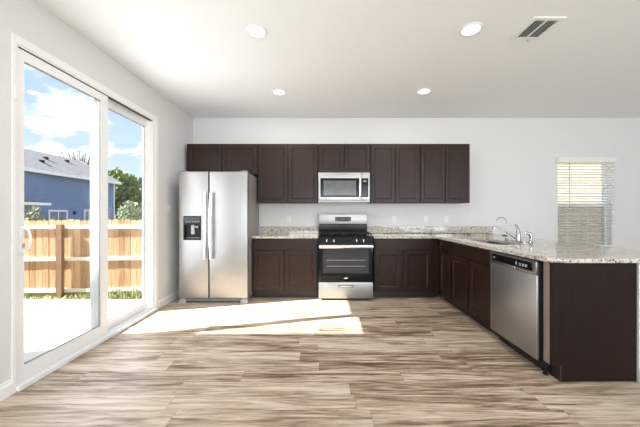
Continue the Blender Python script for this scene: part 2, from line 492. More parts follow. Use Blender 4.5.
# casing on the wall
b = BM()
CW = 0.058
bx(b, LX + 0.0005, LX + 0.014, DY0 - CW + 0.03, DY0, 0, DZ1 + CW, 0.003)
bx(b, LX + 0.0005, LX + 0.014, DY1, DY1 + CW, 0, DZ1 + CW, 0.003)
bx(b, LX + 0.0005, LX + 0.014, DY0, DY1, DZ1, DZ1 + CW, 0.003)
obj('casing', b, 'trim', door)
# frame (jambs, head, sill)
b = BM()
bx(b, LX - 0.12, LX + 0.008, DY0, DY0 + 0.014, 0.0, DZ1)
bx(b, LX - 0.12, LX + 0.008, DY1 - 0.05, DY1, 0.0, DZ1, 0.002)
bx(b, LX - 0.12, LX + 0.008, DY0 + 0.014, DY1 - 0.05, DZ1 - 0.012, DZ1)
obj('frame', b, 'vinyl', door)
b = BM()
bx(b, LX - 0.125, LX + 0.035, DY0 - 0.002, DY1 + 0.01, 0.0, 0.035, 0.004)
bx(b, LX - 0.028, LX + 0.004, DY0 + 0.014, DY1 - 0.05, 0.035, 0.05, 0.002)
obj('sill', b, 'vinyl', door)
b = BM(); bx(b, LX - 0.04, LX - 0.002, DY0 + 0.014, DY1 - 0.05, DZ1 - 0.018, DZ1 - 0.012)
obj('head_track', b, 'dark', door)
def slider(name, x0, x1, ya, yb, ga, gb, z0, z1, gz0, gz1):
    b = BM(); bx(b, x0, x1, ya, yb, z0, z1, 0.003)
    c = BM(); bx(c, x0 - 0.1, x1 + 0.1, ga, gb, gz0, gz1)
    p = obj(name, subtract(b, [c]), 'vinyl', door)
    # glazing bead and pane
    b = BM()
    for (y0, y1, zz0, zz1) in ((ga, ga + 0.008, gz0, gz1), (gb - 0.008, gb, gz0, gz1), (ga, gb, gz0, gz0 + 0.008), (ga, gb, gz1 - 0.008, gz1)):
        bx(b, x0 + 0.012, x1 - 0.012, y0, y1, zz0, zz1)
    obj('glazing_bead', b, 'grey', p)
    b = BM(); xm = (x0 + x1) / 2
    bx(b, xm - 0.003, xm + 0.003, ga + 0.001, gb - 0.001, gz0 + 0.001, gz1 - 0.001)
    obj('glass_pane', b, 'glass', p)
    return p
sl = slider('sliding_panel', LX - 0.034, LX + 0.002, DY0 + 0.016, 2.853, 2.046, 2.765, 0.052, 2.418, 0.150, 2.345)
fx = slider('fixed_panel', LX - 0.110, LX - 0.070, 2.765, 3.6095, 2.838, 3.575, 0.037, 2.425, 0.125, 2.345)
# pull handle on the sliding panel
h = BM()
bx(h, LX + 0.002, LX + 0.012, 2.012, 2.040, 0.965, 1.155, 0.004)
pts = []
for k in range(13):
    a = math.pi * k / 12
    pts.append((LX + 0.010 + 0.058 * math.sin(a) ** 0.6 if 0 < k < 12 else LX + 0.008, 2.026, 1.06 + 0.082 * math.cos(a)))
tube(h, pts, 0.0075, 8)
obj('pull_handle', h, 'vinyl', sl, smooth=40)
h = BM(); bx(h, LX + 0.012, LX + 0.022, 2.019, 2.033, 1.0, 1.03, 0.003)
obj('latch', h, 'grey', sl)

# contact sensor beside the door
b = BM(); bx(b, LX + 0.0145, LX + 0.032, 1.962, 1.983, 2.035, 2.13, 0.004)
tag(obj('door_sensor', b, 'plastic', None, origin=(LX + 0.012, 1.97, 2.08)), 'small white alarm sensor stuck on the patio door casing', 'sensor')

# ------------------------------------------------------------------ back window
win = bpy.data.objects.new('window_1', None); COL.objects.link(win); win.location = ((WX0 + WX1) / 2, BY, WZ0)
win['kind'] = 'structure'; win['label'] = 'white single-hung window in the back wall right of the sink'; win['category'] = 'window'
FY0, FY1 = BY + 0.085, BY + 0.14
b = BM(); bx(b, WX0 + 0.001, WX1 - 0.001, FY0, FY1, WZ0 + 0.001, WZ1 - 0.001)
c = BM(); bx(c, WX0 + 0.035, WX1 - 0.035, FY0 - 0.1, FY1 + 0.1, WZ0 + 0.035, WZ1 - 0.035)
obj('window_frame', subtract(b, [c]), 'vinyl', win)
b = BM()  # lining added in whiter paint to stand for skylight on the reveal
bx(b, WX1 - .006, WX1 - .0005, BY + .0005, FY0, WZ0 + .001, WZ1 - .001); bx(b, WX0 + .0005, WX0 + .006, BY + .0005, FY0, WZ0 + .001, WZ1 - .001)
bx(b, WX0 + .006, WX1 - .006, BY + .0005, FY0, WZ1 - .006, WZ1 - .001)
obj('bright_reveal_lining', b, 'trim', win)
b = BM(); bx(b, WX0 + 0.035, WX1 - 0.035, FY0 + 0.005, FY1 - 0.005, 1.37, 1.42, 0.003)
obj('meeting_rail', b, 'vinyl', win)
b = BM(); bx(b, WX0 + 0.036, WX1 - 0.036, FY0 + 0.02, FY0 + 0.026, WZ0 + 0.036, 1.37)
obj('lower_pane', b, 'glass', win)
b = BM(); bx(b, WX0 + 0.036, WX1 - 0.036, FY0 + 0.03, FY0 + 0.036, 1.42, WZ1 - 0.036)
obj('upper_pane', b, 'glass', win)
b = BM(); bx(b, WX0 + 0.036, WX1 - 0.036, FY1 - 0.012, FY1 - 0.010, WZ0 + 0.036, 1.37)
obj('insect_screen', b, 'screen', win)
b = BM(); bx(b, WX0 - 0.03, WX1 + 0.03, BY - 0.03, BY + 0.085, WZ0 - 0.022, WZ0, 0.004)
obj('window_sill', b, 'trim', win)

# blind
bl = thing('window_blind', 'white horizontal slat blind hanging open over the back window', 'blind', ((WX0 + WX1) / 2, BY, WZ1))
b = BM(); bx(b, WX0 - 0.035, WX1 + 0.02, BY - 0.062, BY - 0.001, 2.095, 2.17, 0.004)
obj('valance', b, 'slat', bl)
b = BM()
z = 2.065; k = 0
while z > 0.75:
    t = math.radians(13)
    x0, x1 = WX0 - 0.015, WX1 + 0.005
    yc = BY - 0.031
    hy, hz = 0.0245 * math.cos(t), 0.0245 * math.sin(t)
    prism(b, [(x0, yc - hy, z + hz - .0014), (x0, yc + hy, z - hz - .0014), (x0, yc + hy, z - hz + .0014), (x0, yc, z + .0030), (x0, yc - hy, z + hz + .0014)], (x1 - x0, 0, 0))
    z -= 0.0445
obj('slats', b, 'slat', bl)
b = BM(); bx(b, WX0 - 0.015, WX1 + 0.005, BY - 0.056, BY - 0.006, 0.70, 0.725, 0.004)
obj('bottom_rail', b, 'slat', bl)
for xx in (WX0 + 0.12, (WX0 + WX1) / 2, WX1 - 0.12):
    b = BM(); bx(b, xx - 0.0012, xx + 0.0012, BY - 0.0585, BY - 0.057, 0.72, 2.1); obj('ladder_cord', b, 'slat', bl)
b = BM(); tube(b, [(WX0 + 0.145, BY - 0.068, 2.09), (WX0 + 0.147, BY - 0.068, 1.22)], 0.005, 8)
obj('tilt_wand', b, 'grey', bl, smooth=40)

# ================================================================== CABINETS
def panel_door(bm, u0, u1, z0, z1, P, t=0.019, st=0.055, flat=False):
    """shaker-style front: raised frame, sloped inner edge, recessed panel. P maps (u, z, n) to world"""
    def loop(ins, n): return [bm.verts.new(P(u, z, n)) for u, z in ((u0 + ins, z0 + ins), (u1 - ins, z0 + ins), (u1 - ins, z1 - ins), (u0 + ins, z1 - ins))]
    if flat:
        spec = [(0, 0), (0, t - .003), (0.003, t)]
    else:
        spec = [(0, 0), (0, t - .003), (0.003, t), (st, t), (st + .004, t - .004), (st + .009, t - .0045), (st + .014, t - .010)]
    Ls = [loop(i, n) for i, n in spec]
    bm.faces.new(Ls[0][::-1])
    for a, b_ in zip(Ls, Ls[1:]):
        for k in range(4): bm.faces.new((a[k], a[(k + 1) % 4], b_[(k + 1) % 4], b_[k]))
    bm.faces.new(Ls[-1])
    return bm

# upper cabinets --------------------------------------------------------
UF = 4.44     # carcass front, doors stand 19 mm proud
def upper(name, x0, x1, z0, label, n=2, z1=2.334):
    t = thing(name, label, 'cabinet', ((x0 + x1) / 2, UF, z0), 'upper wall cabinets')
    b = BM(); bx(b, x0 + .0008, x1 - .0008, UF, BY - 0.001, z0, z1, 0.0015, 1); obj('body', b, 'wood', t)
    w = (x1 - x0); g = 0.012; mid = 0.012
    for i in range(n):
        dw = (w - 2 * g - mid * (n - 1)) / n
        u0 = x0 + g + i * (dw + mid)
        b = BM(); panel_door(b, u0, u0 + dw, z0 + 0.008, z1 - 0.022, lambda u, z, n_: (u, UF - n_, z), st=0.05)
        obj('door', b, 'wood', t)
    return t
upper('wall_cabinet', -2.10, -0.987, 1.845, 'short dark brown two-door wall cabinet above the refrigerator')
upper('wall_cabinet', -0.987, -0.042, 1.411, 'tall dark brown wall cabinet between refrigerator and microwave')
upper('wall_cabinet', -0.042, 0.770, 1.885, 'short dark brown wall cabinet directly above the microwave')
upper('wall_cabinet', 0.770, 1.545, 1.411, 'tall dark brown wall cabinet immediately right of the microwave')
upper('wall_cabinet', 1.545, 2.327, 1.411, 'rightmost tall dark brown wall cabinet at the end of the row')

# base cabinets, back run ----------------------------------------------
BF = 4.155
KH = 0.105
ZT = 0.883
def base_back(x0, x1, label, doors, x1body=None):
    t = thing('base_cabinet', label, 'cabinet', ((x0 + x1) / 2, BF, 0), 'base cabinets')
    b = BM(); bx(b, x0, x1, BF, BY - 0.001, KH, ZT, 0.0015, 1); obj('body', b, 'wood', t)
    b = BM(); bx(b, x0 + .001, x1 - .001, BF + 0.06, BF + 0.075, 0, KH); obj('toe_kick', b, 'kick', t)
    b = BM(); panel_door(b, doors[0][0], doors[-1][1], 0.712, 0.872, lambda u, z, n: (u, BF - n, z), flat=True)
    obj('drawer_front', b, 'wood', t)
    for (a, c_) in doors:
        b = BM(); panel_door(b, a, c_, 0.118, 0.700, lambda u, z, n: (u, BF - n, z)); obj('door', b, 'wood', t)
    return t
base_back(-1.008, -0.047, 'dark brown base cabinet between refrigerator and gas range', [(-0.985, -0.545), (-0.525, -0.068)])
base_back(0.777, 1.7275, 'dark brown base cabinet immediately right of the gas range', [(0.790, 1.174), (1.209, 1.612)])

# base cabinets, right run (faces -X) ----------------------------------
RF = 1.728
def PR(u, z, n): return (RF - n, u, z)
def base_right(y0, y1, label, doors, drawers):
    t = thing('base_cabinet', label, 'cabinet', (RF, (y0 + y1) / 2, 0), 'base cabinets')
    b = BM(); bx(b, RF, 2.338, y0, y1, KH, ZT, 0.0015, 1)
    if y1 - y0 > 0.8:      # open top for the sink bowls
        c = BM(); bx(c, RF + 0.03, 2.33, y0 + 0.02, y1 - 0.02, 0.55, 1.0)
        b = subtract(b, [c])
    obj('body', b, 'wood', t)
    b = BM(); bx(b, RF + 0.06, RF + 0.075, y0 + .001, y1 - .001, 0, KH); obj('toe_kick', b, 'kick', t)
    for (a, c_) in drawers:
        b = BM(); panel_door(b, a, c_, 0.722, 0.868, PR, flat=(c_ - a > 0.5), st=0.022); obj('drawer_front', b, 'wood', t)
    for (a, c_) in doors:
        b = BM(); panel_door(b, a, c_, 0.118, 0.700, PR); obj('door', b, 'wood', t)
    return t
base_right(3.765, 4.150, 'narrow dark brown cabinet with one drawer in the inner corner', [(3.785, 4.085)], [(3.785, 4.085)])
base_right(2.835, 3.7635, 'dark brown two-door cabinet below the sink', [(2.860, 3.285), (3.318, 3.735)], [(2.860, 3.735)])

# end panel with filler stile
ep = thing('end_panel', 'large plain dark brown panel closing the near end of the peninsula', 'panel', (2.02, 2.115, 0))
b = BM()
prism(b, [(RF - 0.02, 2.105, KH + .01), (RF + 0.058, 2.105, KH + .01), (RF + 0.058, 2.105, 0), (2.34, 2.105, 0), (2.34, 2.105, ZT), (RF - 0.02, 2.105, ZT)], (0, 0.016, 0))
obj('panel', b, 'endwood', ep)
b = BM(); bx(b, RF - 0.018, RF + 0.002, 2.122, 2.185, KH + .01, ZT, 0.002); obj('filler_stile', b, 'lit_stile', ep)
b = BM(); bx(b, RF + 0.045, RF + 0.0565, 2.107, 2.19, 0, KH + .008); obj('toe_board', b, 'kick', ep)
b = BM(); bx(b, RF + 0.002, 2.335, 2.1215, 2.16, KH, ZT); obj('support', b, 'kick', ep)

# knee wall behind peninsula
b = BM(); bx(b, 2.341, 2.46, 2.09, BY - 0.0005, 0, ZT)
struct('wall_peninsula', b, 'wall', 'low white wall carrying the back of the peninsula counter', 'wall')
b = BM(); bx(b, 2.3445, 2.474, 2.075, 2.0895, 0, 0.10, 0.003); bx(b, 2.4605, 2.474, 2.09, BY - 0.02, 0, 0.10, 0.003)
struct('baseboard_peninsula', b, 'trim', 'white baseboard round the end of the low peninsula wall', 'baseboard')

# ------------------------------------------------------------------ countertops
Z0, Z1 = 0.8835, 0.914
SX0, SX1, SY0, SY1 = 1.86, 2.20, 3.02, 3.74
def rrect(x0, x1, y0, y1, r, n=5):
    out = []
    for cx, cy, a0 in ((x1 - r, y1 - r, 0), (x0 + r, y1 - r, 90), (x0 + r, y0 + r, 180), (x1 - r, y0 + r, 270)):
        for k in range(n + 1):
            a = math.radians(a0 + 90 * k / n); out.append((cx + r * math.cos(a), cy + r * math.sin(a)))
    return out
ct = thing('countertop', 'speckled granite countertop wrapping the corner and peninsula, holding the sink', 'countertop', (2.2, 4.1, Z0))
b = BM()
R = 0.075
poly = [(0.768, BY - .001), (0.768, 4.11), (1.68, 4.11)]
for k in range(7):
    a = math.radians(180 + 90 * k / 6); poly.append((1.68 + R + R * math.cos(a), 2.075 + R + R * math.sin(a)))
for k in range(7):
    a = math.radians(270 + 90 * k / 6); poly.append((2.86 - R + R * math.cos(a), 2.075 + R + R * math.sin(a)))
poly.append((2.86, BY - .001))
prism(b, [(x, y, Z0) for x, y in poly], (0, 0, Z1 - Z0))
be = [e for e in b.edges if (e.verts[0].co.z > Z1 - .001) == (e.verts[1].co.z > Z1 - .001)]
bmesh.ops.bevel(b, geom=be, offset=0.003, segments=2, profile=0.5, affect='EDGES')
c = BM(); prism(c, [(x, y, Z0 - .1) for x, y in rrect(SX0, SX1, SY0, SY1, 0.04)], (0, 0, 0.3))
obj('slab', subtract(b, [c]), 'granite', ct, smooth=30)
b = BM(); bx(b, 0.768, 2.86, BY - 0.021, BY - 0.0008, Z1 + .0003, 1.032, 0.002); obj('backsplash', b, 'granite', ct)
ct2 = thing('countertop', 'short speckled granite countertop between refrigerator and gas range', 'countertop', (-0.53, 4.4, Z0))
b = BM(); bx(b, -1.006, -0.042, 4.11, BY - .001, Z0, Z1, 0.003); obj('slab', b, 'granite', ct2)
b = BM(); bx(b, -1.006, -0.042, BY - 0.021, BY - 0.0008, Z1 + .0003, 1.032, 0.002); obj('backsplash', b, 'granite', ct2)

# ------------------------------------------------------------------ sink
sk = thing('kitchen_sink', 'undermount stainless steel double sink set in the peninsula counter', 'sink', (2.03, 3.39, 0.70))
def bowl(y0, y1):
    o = BM(); prism(o, [(x, y, 0.69) for x, y in rrect(SX0 - .008, SX1 + .008, y0 - .008, y1 + .008, 0.05)], (0, 0, Z0 - .691))
    c = BM(); prism(c, [(x, y, 0.70) for x, y in rrect(SX0 - .002, SX1 + .002, y0, y1, 0.045)], (0, 0, 0.4))
    return subtract(o, [c])
obj('bowl', bowl(SY0 - .002, 3.375), 'sinksteel', sk, smooth=30)
obj('bowl', bowl(3.395, SY1 + .002), 'sinksteel', sk, smooth=30)
for yc in (3.2, 3.57):
    b = BM(); lathe(b, (2.03, yc, 0.7003), [(0, 0.001), (0.035, 0.001), (0.042, 0.003), (0.045, 0)], 20); obj('drain', b, 'chrome', sk, smooth=40)

# faucet ---------------------------------------------------------------
FX = 2.335
fa = thing('kitchen_faucet', 'chrome single-lever faucet with a long angled spout behind the sink', 'faucet', (FX, 3.36, Z1))
b = BM(); prism(b, [(x, y, Z1 + .0004) for x, y in rrect(FX - .03, FX + .03, 3.235, 3.485, 0.029)], (0, 0, 0.009)); obj('deck_plate', b, 'chrome', fa, smooth=30)
b = BM(); lathe(b, (FX, 3.36, Z1 + .009), [(0, 0), (0.029, 0), (0.027, 0.012), (0.024, 0.05), (0.024, 0.085), (0.02, 0.1), (0, 0.105)], 20); obj('faucet_body', b, 'chrome', fa, smooth=40)
b = BM()
sp = [(FX - .01, 3.36, Z1 + .03), (FX - .07, 3.375, Z1 + .075), (FX - .13, 3.39, Z1 + .122), (FX - .185, 3.405, Z1 + .158), (FX - .225, 3.415, Z1 + .170), (FX - .25, 3.42, Z1 + .160), (FX - .258, 3.422, Z1 + .135)]
tube(b, sp, [0.016, 0.0145, 0.013, 0.012, 0.0115, 0.0115, 0.0125], 12); obj('spout', b, 'chrome', fa, smooth=50)
b = BM()
tube(b, [(FX, 3.36, Z1 + .105), (FX - .004, 3.362, Z1 + .14), (FX - .014, 3.368, Z1 + .175), (FX - .03, 3.375, Z1 + .205)], [0.021, 0.017, 0.012, 0.008], 12)
obj('lever', b, 'chrome', fa, smooth=50)

gf = thing('filter_faucet', 'slim chrome gooseneck water filter tap left of the main faucet', 'faucet', (FX, 3.57, Z1))
b = BM(); lathe(b, (FX, 3.57, Z1 + .0004), [(0, 0), (0.022, 0), (0.02, 0.012), (0.013, 0.02), (0.013, 0.055), (0.008, 0.062), (0, 0.062)], 16); obj('base', b, 'chrome', gf, smooth=40)
b = BM()
pp = [(FX, 3.57, Z1 + .05), (FX, 3.57, Z1 + .215)]
for k in range(1, 11):
    a = math.pi * k / 10 * 0.93
    pp.append((FX - 0.068 + 0.068 * math.cos(a), 3.57, Z1 + .215 + 0.068 * math.sin(a)))
tube(b, pp, 0.0058, 10); obj('gooseneck', b, 'chrome', gf, smooth=60)
b = BM(); tube(b, [(FX - .01, 3.57, Z1 + .045), (FX - .03, 3.575, Z1 + .055), (FX - .055, 3.58, Z1 + .05)], [0.008, 0.011, 0.006], 10); obj('tap_lever', b, 'blackmatte', gf, smooth=60)

ss = thing('side_sprayer', 'short chrome side sprayer right of the main faucet', 'sprayer', (FX, 3.16, Z1))
b = BM(); lathe(b, (FX, 3.16, Z1 + .0004), [(0, 0), (0.024, 0), (0.022, 0.01), (0.015, 0.018), (0.014, 0.045), (0, 0.045)], 16); obj('holder', b, 'chrome', ss, smooth=40)
b = BM(); tube(b, [(FX, 3.16, Z1 + .045), (FX, 3.162, Z1 + .08), (FX - .008, 3.165, Z1 + .105), (FX - .035, 3.175, Z1 + .118), (FX - .052, 3.18, Z1 + .105)], [0.012, 0.015, 0.018, 0.015, 0.012], 12)
obj('spray_head', b, 'chrome', ss, smooth=50)

# ------------------------------------------------------------------ refrigerator
fr = thing('refrigerator', 'stainless steel side-by-side refrigerator with ice dispenser against the left wall', 'refrigerator', (-1.49, 4.3, 0))
FX0, FX1, FY = -1.967, -1.014, 3.92
b = BM(); bx(b, FX0 + .004, FX1 - .004, 3.995, 4.66, 0.04, 1.815, 0.004); obj('body', b, 'fridge_side', fr)
def fdoor(x0, x1):
    b = BM(); bx(b, x0, x1, FY, FY + 0.068, 0.072, 1.827, 0.012, 3); return b
c = BM(); bx(c, -1.888, -1.666, FY - 0.1, FY + 0.045, 0.90, 1.095)
ld = obj('freezer_door', subtract(fdoor(FX0, -1.556), [c]), 'steel', fr, smooth=30)
rd = obj('fresh_food_door', fdoor(-1.544, FX1), 'steel', fr, smooth=30)
def fhandle(x, sgn, par):
    h = BM(); n = 12; pts = []
    for k in range(n + 1):
        s = k / n; zz = 0.617 + (1.54 - 0.617) * s
        pts.append((x + sgn * 0.012 * (1 - math.sin(math.pi * s)), FY - 0.030 - 0.026 * math.sin(math.pi * s) ** 0.7 if 0 < k < n else FY - 0.030, zz))
    tube(h, pts, 0.021, 10, flat=(Vector((0, 1, 0)), 0.55))
    for zz in (0.640, 1.517):
        bx(h, x + sgn * 0.010 - 0.014, x + sgn * 0.010 + 0.014, FY - 0.030, FY + 0.0, zz - 0.018, zz + 0.018, 0.004)
    obj('handle', h, 'handle', par, smooth=50)
fhandle(-1.583, -1, ld); fhandle(-1.517, 1, rd)
# dispenser
b = BM(); bx(b, -1.900, -1.654, FY - 0.006, FY + 0.0, 0.878, 1.212, 0.003)
c = BM(); bx(c, -1.884, -1.670, FY - 0.1, FY + 0.044, 0.905, 1.09)
dp = obj('ice_dispenser', subtract(b, [c]), 'blackgloss', ld)
b = BM(); bx(b, -1.887, -1.667, FY + 0.001, FY + 0.0445, 0.901, 1.094)
c = BM(); bx(c, -1.882, -1.672, FY - 0.1, FY + 0.038, 0.906, 1.089)
obj('recess', subtract(b, [c]), 'blackmatte', dp)
b = BM(); bx(b, -1.80, -1.75, FY + 0.004, FY + 0.030, 1.02, 1.088, 0.006); bx(b, -1.80, -1.75, FY + 0.012, FY + 0.028, 0.955, 1.02, 0.004)
obj('paddle', b, 'grey', dp)
b = BM(); bx(b, -1.745, -1.70, FY + 0.010, FY + 0.030, 1.045, 1.075, 0.004); obj('nozzle', b, 'dwpanel', dp)
b = BM(); bx(b, -1.86, -1.69, FY + 0.002, FY + 0.034, 0.906, 0.912)
obj('drip_tray', b, 'dwpanel', dp)
b = BM(); bx(b, -1.885, -1.67, FY - 0.0075, FY - 0.0062, 1.115, 1.195)
obj('control_display', b, 'display', dp)
for k in range(5):
    b = BM(); bx(b, -1.865 + k * 0.042, -1.845 + k * 0.042, FY - 0.0085, FY - 0.0077, 1.128, 1.134)
    obj('button_mark', b, 'grey', dp)
b = BM()
for x in (-1.12, -1.105, -1.09, -1.075): bx(b, x, x + 0.009, FY - 0.0015, FY - 0.0002, 1.700, 1.709)
obj('badge', b, 'grey', rd)
b = BM()
for k in range(4): bx(b, FX0 + 0.1, FX1 - 0.1, FY + 0.045, FY + 0.07, 0.022 + 0.012 * k, 0.029 + 0.012 * k)
bx(b, FX0 + 0.03, FX1 - 0.03, FY + 0.055, 3.994, 0.018, 0.07)
obj('base_grille', b, 'fridge_side', fr)
for x0 in (FX0 + 0.0, FX1 - 0.10):
    b = BM(); bx(b, x0, x0 + 0.10, FY + 0.005, FY + 0.06, 0.0, 0.045, 0.005); bx(b, x0 + .01, x0 + 0.09, FY + 0.02, FY + 0.05, 0.045, 0.066)
    obj('foot', b, 'grey', fr)
for x0 in (FX0 + .02, FX1 - 0.10):
    b = BM(); bx(b, x0, x0 + 0.08, FY + 0.02, 4.12, 1.8285, 1.842, 0.004); obj('hinge_cover', b, 'fridge_side', fr)

# ------------------------------------------------------------------ gas range
rg = thing('gas_range', 'freestanding stainless and black gas range below the microwave', 'range', (0.36, 4.4, 0))
RX0, RX1 = -0.036, 0.748
b = BM(); bx(b, RX0 + .004, RX1 - .004, 4.10, 4.70, 0.03, 0.905, 0.003); obj('body', b, 'blackgloss', rg)
b = BM(); bx(b, RX0, RX1, 4.085, 4.62, 0.906, 0.922, 0.005)
cp = obj('cooktop', b, 'blackgloss', rg)
b = BM(); bx(b, RX0, RX1, 4.621, 4.70, 0.906, 1.070, 0.003); obj('rear_panel', b, 'blackgloss', rg)
b = BM(); bx(b, RX0, RX1, 4.60, 4.70, 1.071, 1.238, 0.008, 3)
bg_ = obj('backguard', b, 'steel', rg, smooth=30)
b = BM(); bx(b, 0.228, 0.485, 4.597, 4.5995, 1.118, 1.190, 0.001); dsp = obj('clock_display', b, 'blackgloss', bg_)
for k in range(3):
    b = BM(); bx(b, 0.325 + k * 0.022, 0.338 + k * 0.022, 4.5955, 4.5965, 1.150, 1.162); obj('clock_digit', b, 'grey', bg_)
for k in range(4):
    for x_ in (0.245, 0.415):
        b = BM(); bx(b, x_ + k * 0.014, x_ + .008 + k * 0.014, 4.5955, 4.5965, 1.135, 1.139); obj('button_mark', b, 'grey', bg_)
# control fascia, slightly sloped
b = BM(); prism(b, [(RX0, 4.055, 0.806), (RX0, 4.099, 0.806), (RX0, 4.099, 0.905), (RX0, 4.078, 0.905)], (RX1 - RX0, 0, 0))
cf = obj('control_panel', b, 'blackgloss', rg)
for xk in (0.083, 0.183, 0.505, 0.605):
    b = BM(); lathe(b, (xk, 4.0655, 0.858), [(0, 0.002), (0.024, 0.002), (0.024, -0.006), (0.019, -0.010), (0.017, -0.030), (0, -0.031)], 18, 'Y')
    kn = obj('knob', b, 'blackmatte', rg, smooth=40)
    b = BM(); bx(b, xk - 0.0055, xk + 0.0055, 4.0265, 4.040, 0.838, 0.879, 0.002); obj('knob_grip', b, 'handle', kn)
b = BM()
for xk in (0.133, 0.555): bx(b, xk - 0.02, xk + 0.02, 4.0655, 4.0665, 0.872, 0.876)
b.free()
# oven door
b = BM(); bx(b, RX0 + .002, RX1 - .002, 4.052, 4.099, 0.272, 0.800, 0.005)
c = BM(); bx(c, 0.028, 0.684, 3.9, 4.058, 0.392, 0.742)
od = obj('oven_door', subtract(b, [c]), 'blackgloss', rg, smooth=30)
b = BM(); bx(b, 0.030, 0.682, 4.054, 4.0575, 0.394, 0.740); obj('oven_window', b, 'ovenglass', od)
b = BM()
for zz in (0.49, 0.575):
    bx(b, 0.075, 0.64, 4.0525, 4.0535, zz, zz + 0.006)
obj('oven_rack', b, 'grey', od)
b = BM(); tube(b, [(RX0 + .01, 4.020, 0.776), (RX1 - .01, 4.020, 0.776)], 0.026, 14, flat=(Vector((0, 1, 0)), 0.6))
for xx in (RX0 + 0.02, RX1 - 0.05): bx(b, xx, xx + 0.03, 4.02, 4.0515, 0.760, 0.792, 0.004)
obj('handle', b, 'handle', od, smooth=40)
b = BM(); prism(b, [(0.356 + 0.030 * math.cos(a), 4.0512, 0.322 + 0.010 * math.sin(a)) for a in [2 * math.pi * k / 20 for k in range(20)]], (0, -0.0015, 0)); obj('oval_badge', b, 'handle', od)
# drawer
b = BM(); bx(b, RX0 + .002, RX1 - .002, 4.056, 4.099, 0.030, 0.262, 0.006)
c = BM(); bx(c, 0.245, 0.465, 4.0, 4.075, 0.190, 0.224, 0.006)
dr = obj('storage_drawer', subtract(b, [c]), 'steel', rg, smooth=30)
b = BM(); bx(b, 0.247, 0.463, 4.0725, 4.0748, 0.192, 0.222); obj('pull_recess', b, 'dwpanel', dr)
b = BM(); bx(b, 0.262, 0.448, 4.050, 4.0555, 0.199, 0.212, 0.002); obj('pull_lip', b, 'handle', dr)
for xx in (RX0 + 0.06, RX1 - 0.06):
    for yy in (4.14, 4.62):
        b = BM(); lathe(b, (xx, yy, 0), [(0, 0), (0.018, 0), (0.018, 0.012), (0.01, 0.014), (0.01, 0.031), (0, 0.031)], 12); obj('foot', b, 'blackmatte', rg)
# burners and grates
for (xx, yy) in ((0.14, 4.22), (0.57, 4.22), (0.14, 4.47), (0.57, 4.47)):
    b = BM(); lathe(b, (xx, yy, 0.9225), [(0, 0), (0.055, 0), (0.052, 0.006), (0.036, 0.009), (0.036, 0.018), (0.03, 0.021), (0, 0.021)], 20); obj('burner', b, 'blackmatte', rg, smooth=40)
for (x0, x1) in ((-0.015, 0.335), (0.377, 0.727)):
    b = BM(); r_ = 0.0065
    def bar(xa, ya, xb, yb, za=0.952, zb=0.952): tube(b, [(xa, ya, za), (xb, yb, zb)], r_, 6)
    ya, yb = 4.11, 4.585
    for (p, q) in (((x0, ya), (x1, ya)), ((x0, yb), (x1, yb)), ((x0, ya), (x0, yb)), ((x1, ya), (x1, yb)), ((x0, (ya + yb) / 2), (x1, (ya + yb) / 2))):
        bar(*p, *q)
    xm = (x0 + x1) / 2
    for yc in (4.22, 4.47):
        bar(xm, yc + 0.03, xm, yc + 0.115); bar(xm, yc - 0.11, xm, yc - 0.03); bar(x0, yc, xm - 0.03, yc); bar(xm + 0.03, yc, x1, yc)
    for xx in (x0, x1):
        for yy in (ya, yb, (ya + yb) / 2): tube(b, [(xx, yy, 0.9225), (xx, yy, 0.952)], 0.007, 6)
    obj('grate', b, 'blackmatte', rg, smooth=60)

# ------------------------------------------------------------------ microwave
mw = thing('microwave', 'stainless over-the-range microwave mounted below the short wall cabinet', 'microwave', (0.36, 4.5, 1.425))
MX0, MX1, MF = -0.040, 0.746, 4.33
b = BM(); bx(b, MX0 + .002, MX1 - .002, MF + 0.03, BY - .001, 1.428, 1.880, 0.003); obj('body', b, 'fridge_side', mw)
b = BM(); bx(b, MX0, 0.612, MF, MF + 0.029, 1.437, 1.866, 0.004)
c = BM(); bx(c, -0.010, 0.605, MF - 0.1, MF + 0.006, 1.494, 1.785)
md = obj('door', subtract(b, [c]), 'steel', mw, smooth=30)
b = BM(); bx(b, -0.009, 0.604, MF + 0.001, MF + 0.0055, 1.495, 1.784)
c = BM(); bx(c, 0.038, 0.535, MF - 0.1, MF + 0.0028, 1.520, 1.750)
dg_ = obj('door_glass', subtract(b, [c]), 'blackgloss', md)
b = BM(); bx(b, 0.040, 0.533, MF + 0.0018, MF + 0.0027, 1.522, 1.748); obj('viewing_window', b, 'mwglass', dg_)
b = BM(); bx(b, 0.614, MX1, MF, MF + 0.029, 1.437, 1.866, 0.004)
c = BM(); bx(c, 0.618, 0.722, MF - 0.1, MF + 0.004, 1.494, 1.785)
kp = obj('control_side', subtract(b, [c]), 'steel', mw, smooth=30)
b = BM(); bx(b, 0.619, 0.721, MF + 0.001, MF + 0.0035, 1.495, 1.784); kk = obj('keypad', b, 'blackgloss', kp)
b = BM()
bx(b, 0.645, 0.690, MF + 0.0002, MF + 0.0009, 1.728, 1.748)
obj('clock_readout', b, 'grey', kk)
for r in range(6):
    for q in range(3):
        b = BM(); bx(b, 0.640 + q * 0.025, 0.650 + q * 0.025, MF + 0.0002, MF + 0.0009, 1.53 + r * 0.028, 1.535 + r * 0.028)
        obj('key_mark', b, 'dwpanel', kp)
b = BM(); tube(b, [(0.592, MF - 0.028, 1.497), (0.592, MF - 0.040, 1.56), (0.592, MF - 0.042, 1.64), (0.592, MF - 0.040, 1.72), (0.592, MF - 0.028, 1.783)], 0.0165, 12, flat=(Vector((0, 1, 0)), 0.6))
for zz in (1.505, 1.755): bx(b, 0.582, 0.602, MF - 0.03, MF + 0.0005, zz, zz + 0.02, 0.003)
obj('handle', b, 'handle', md, smooth=50)
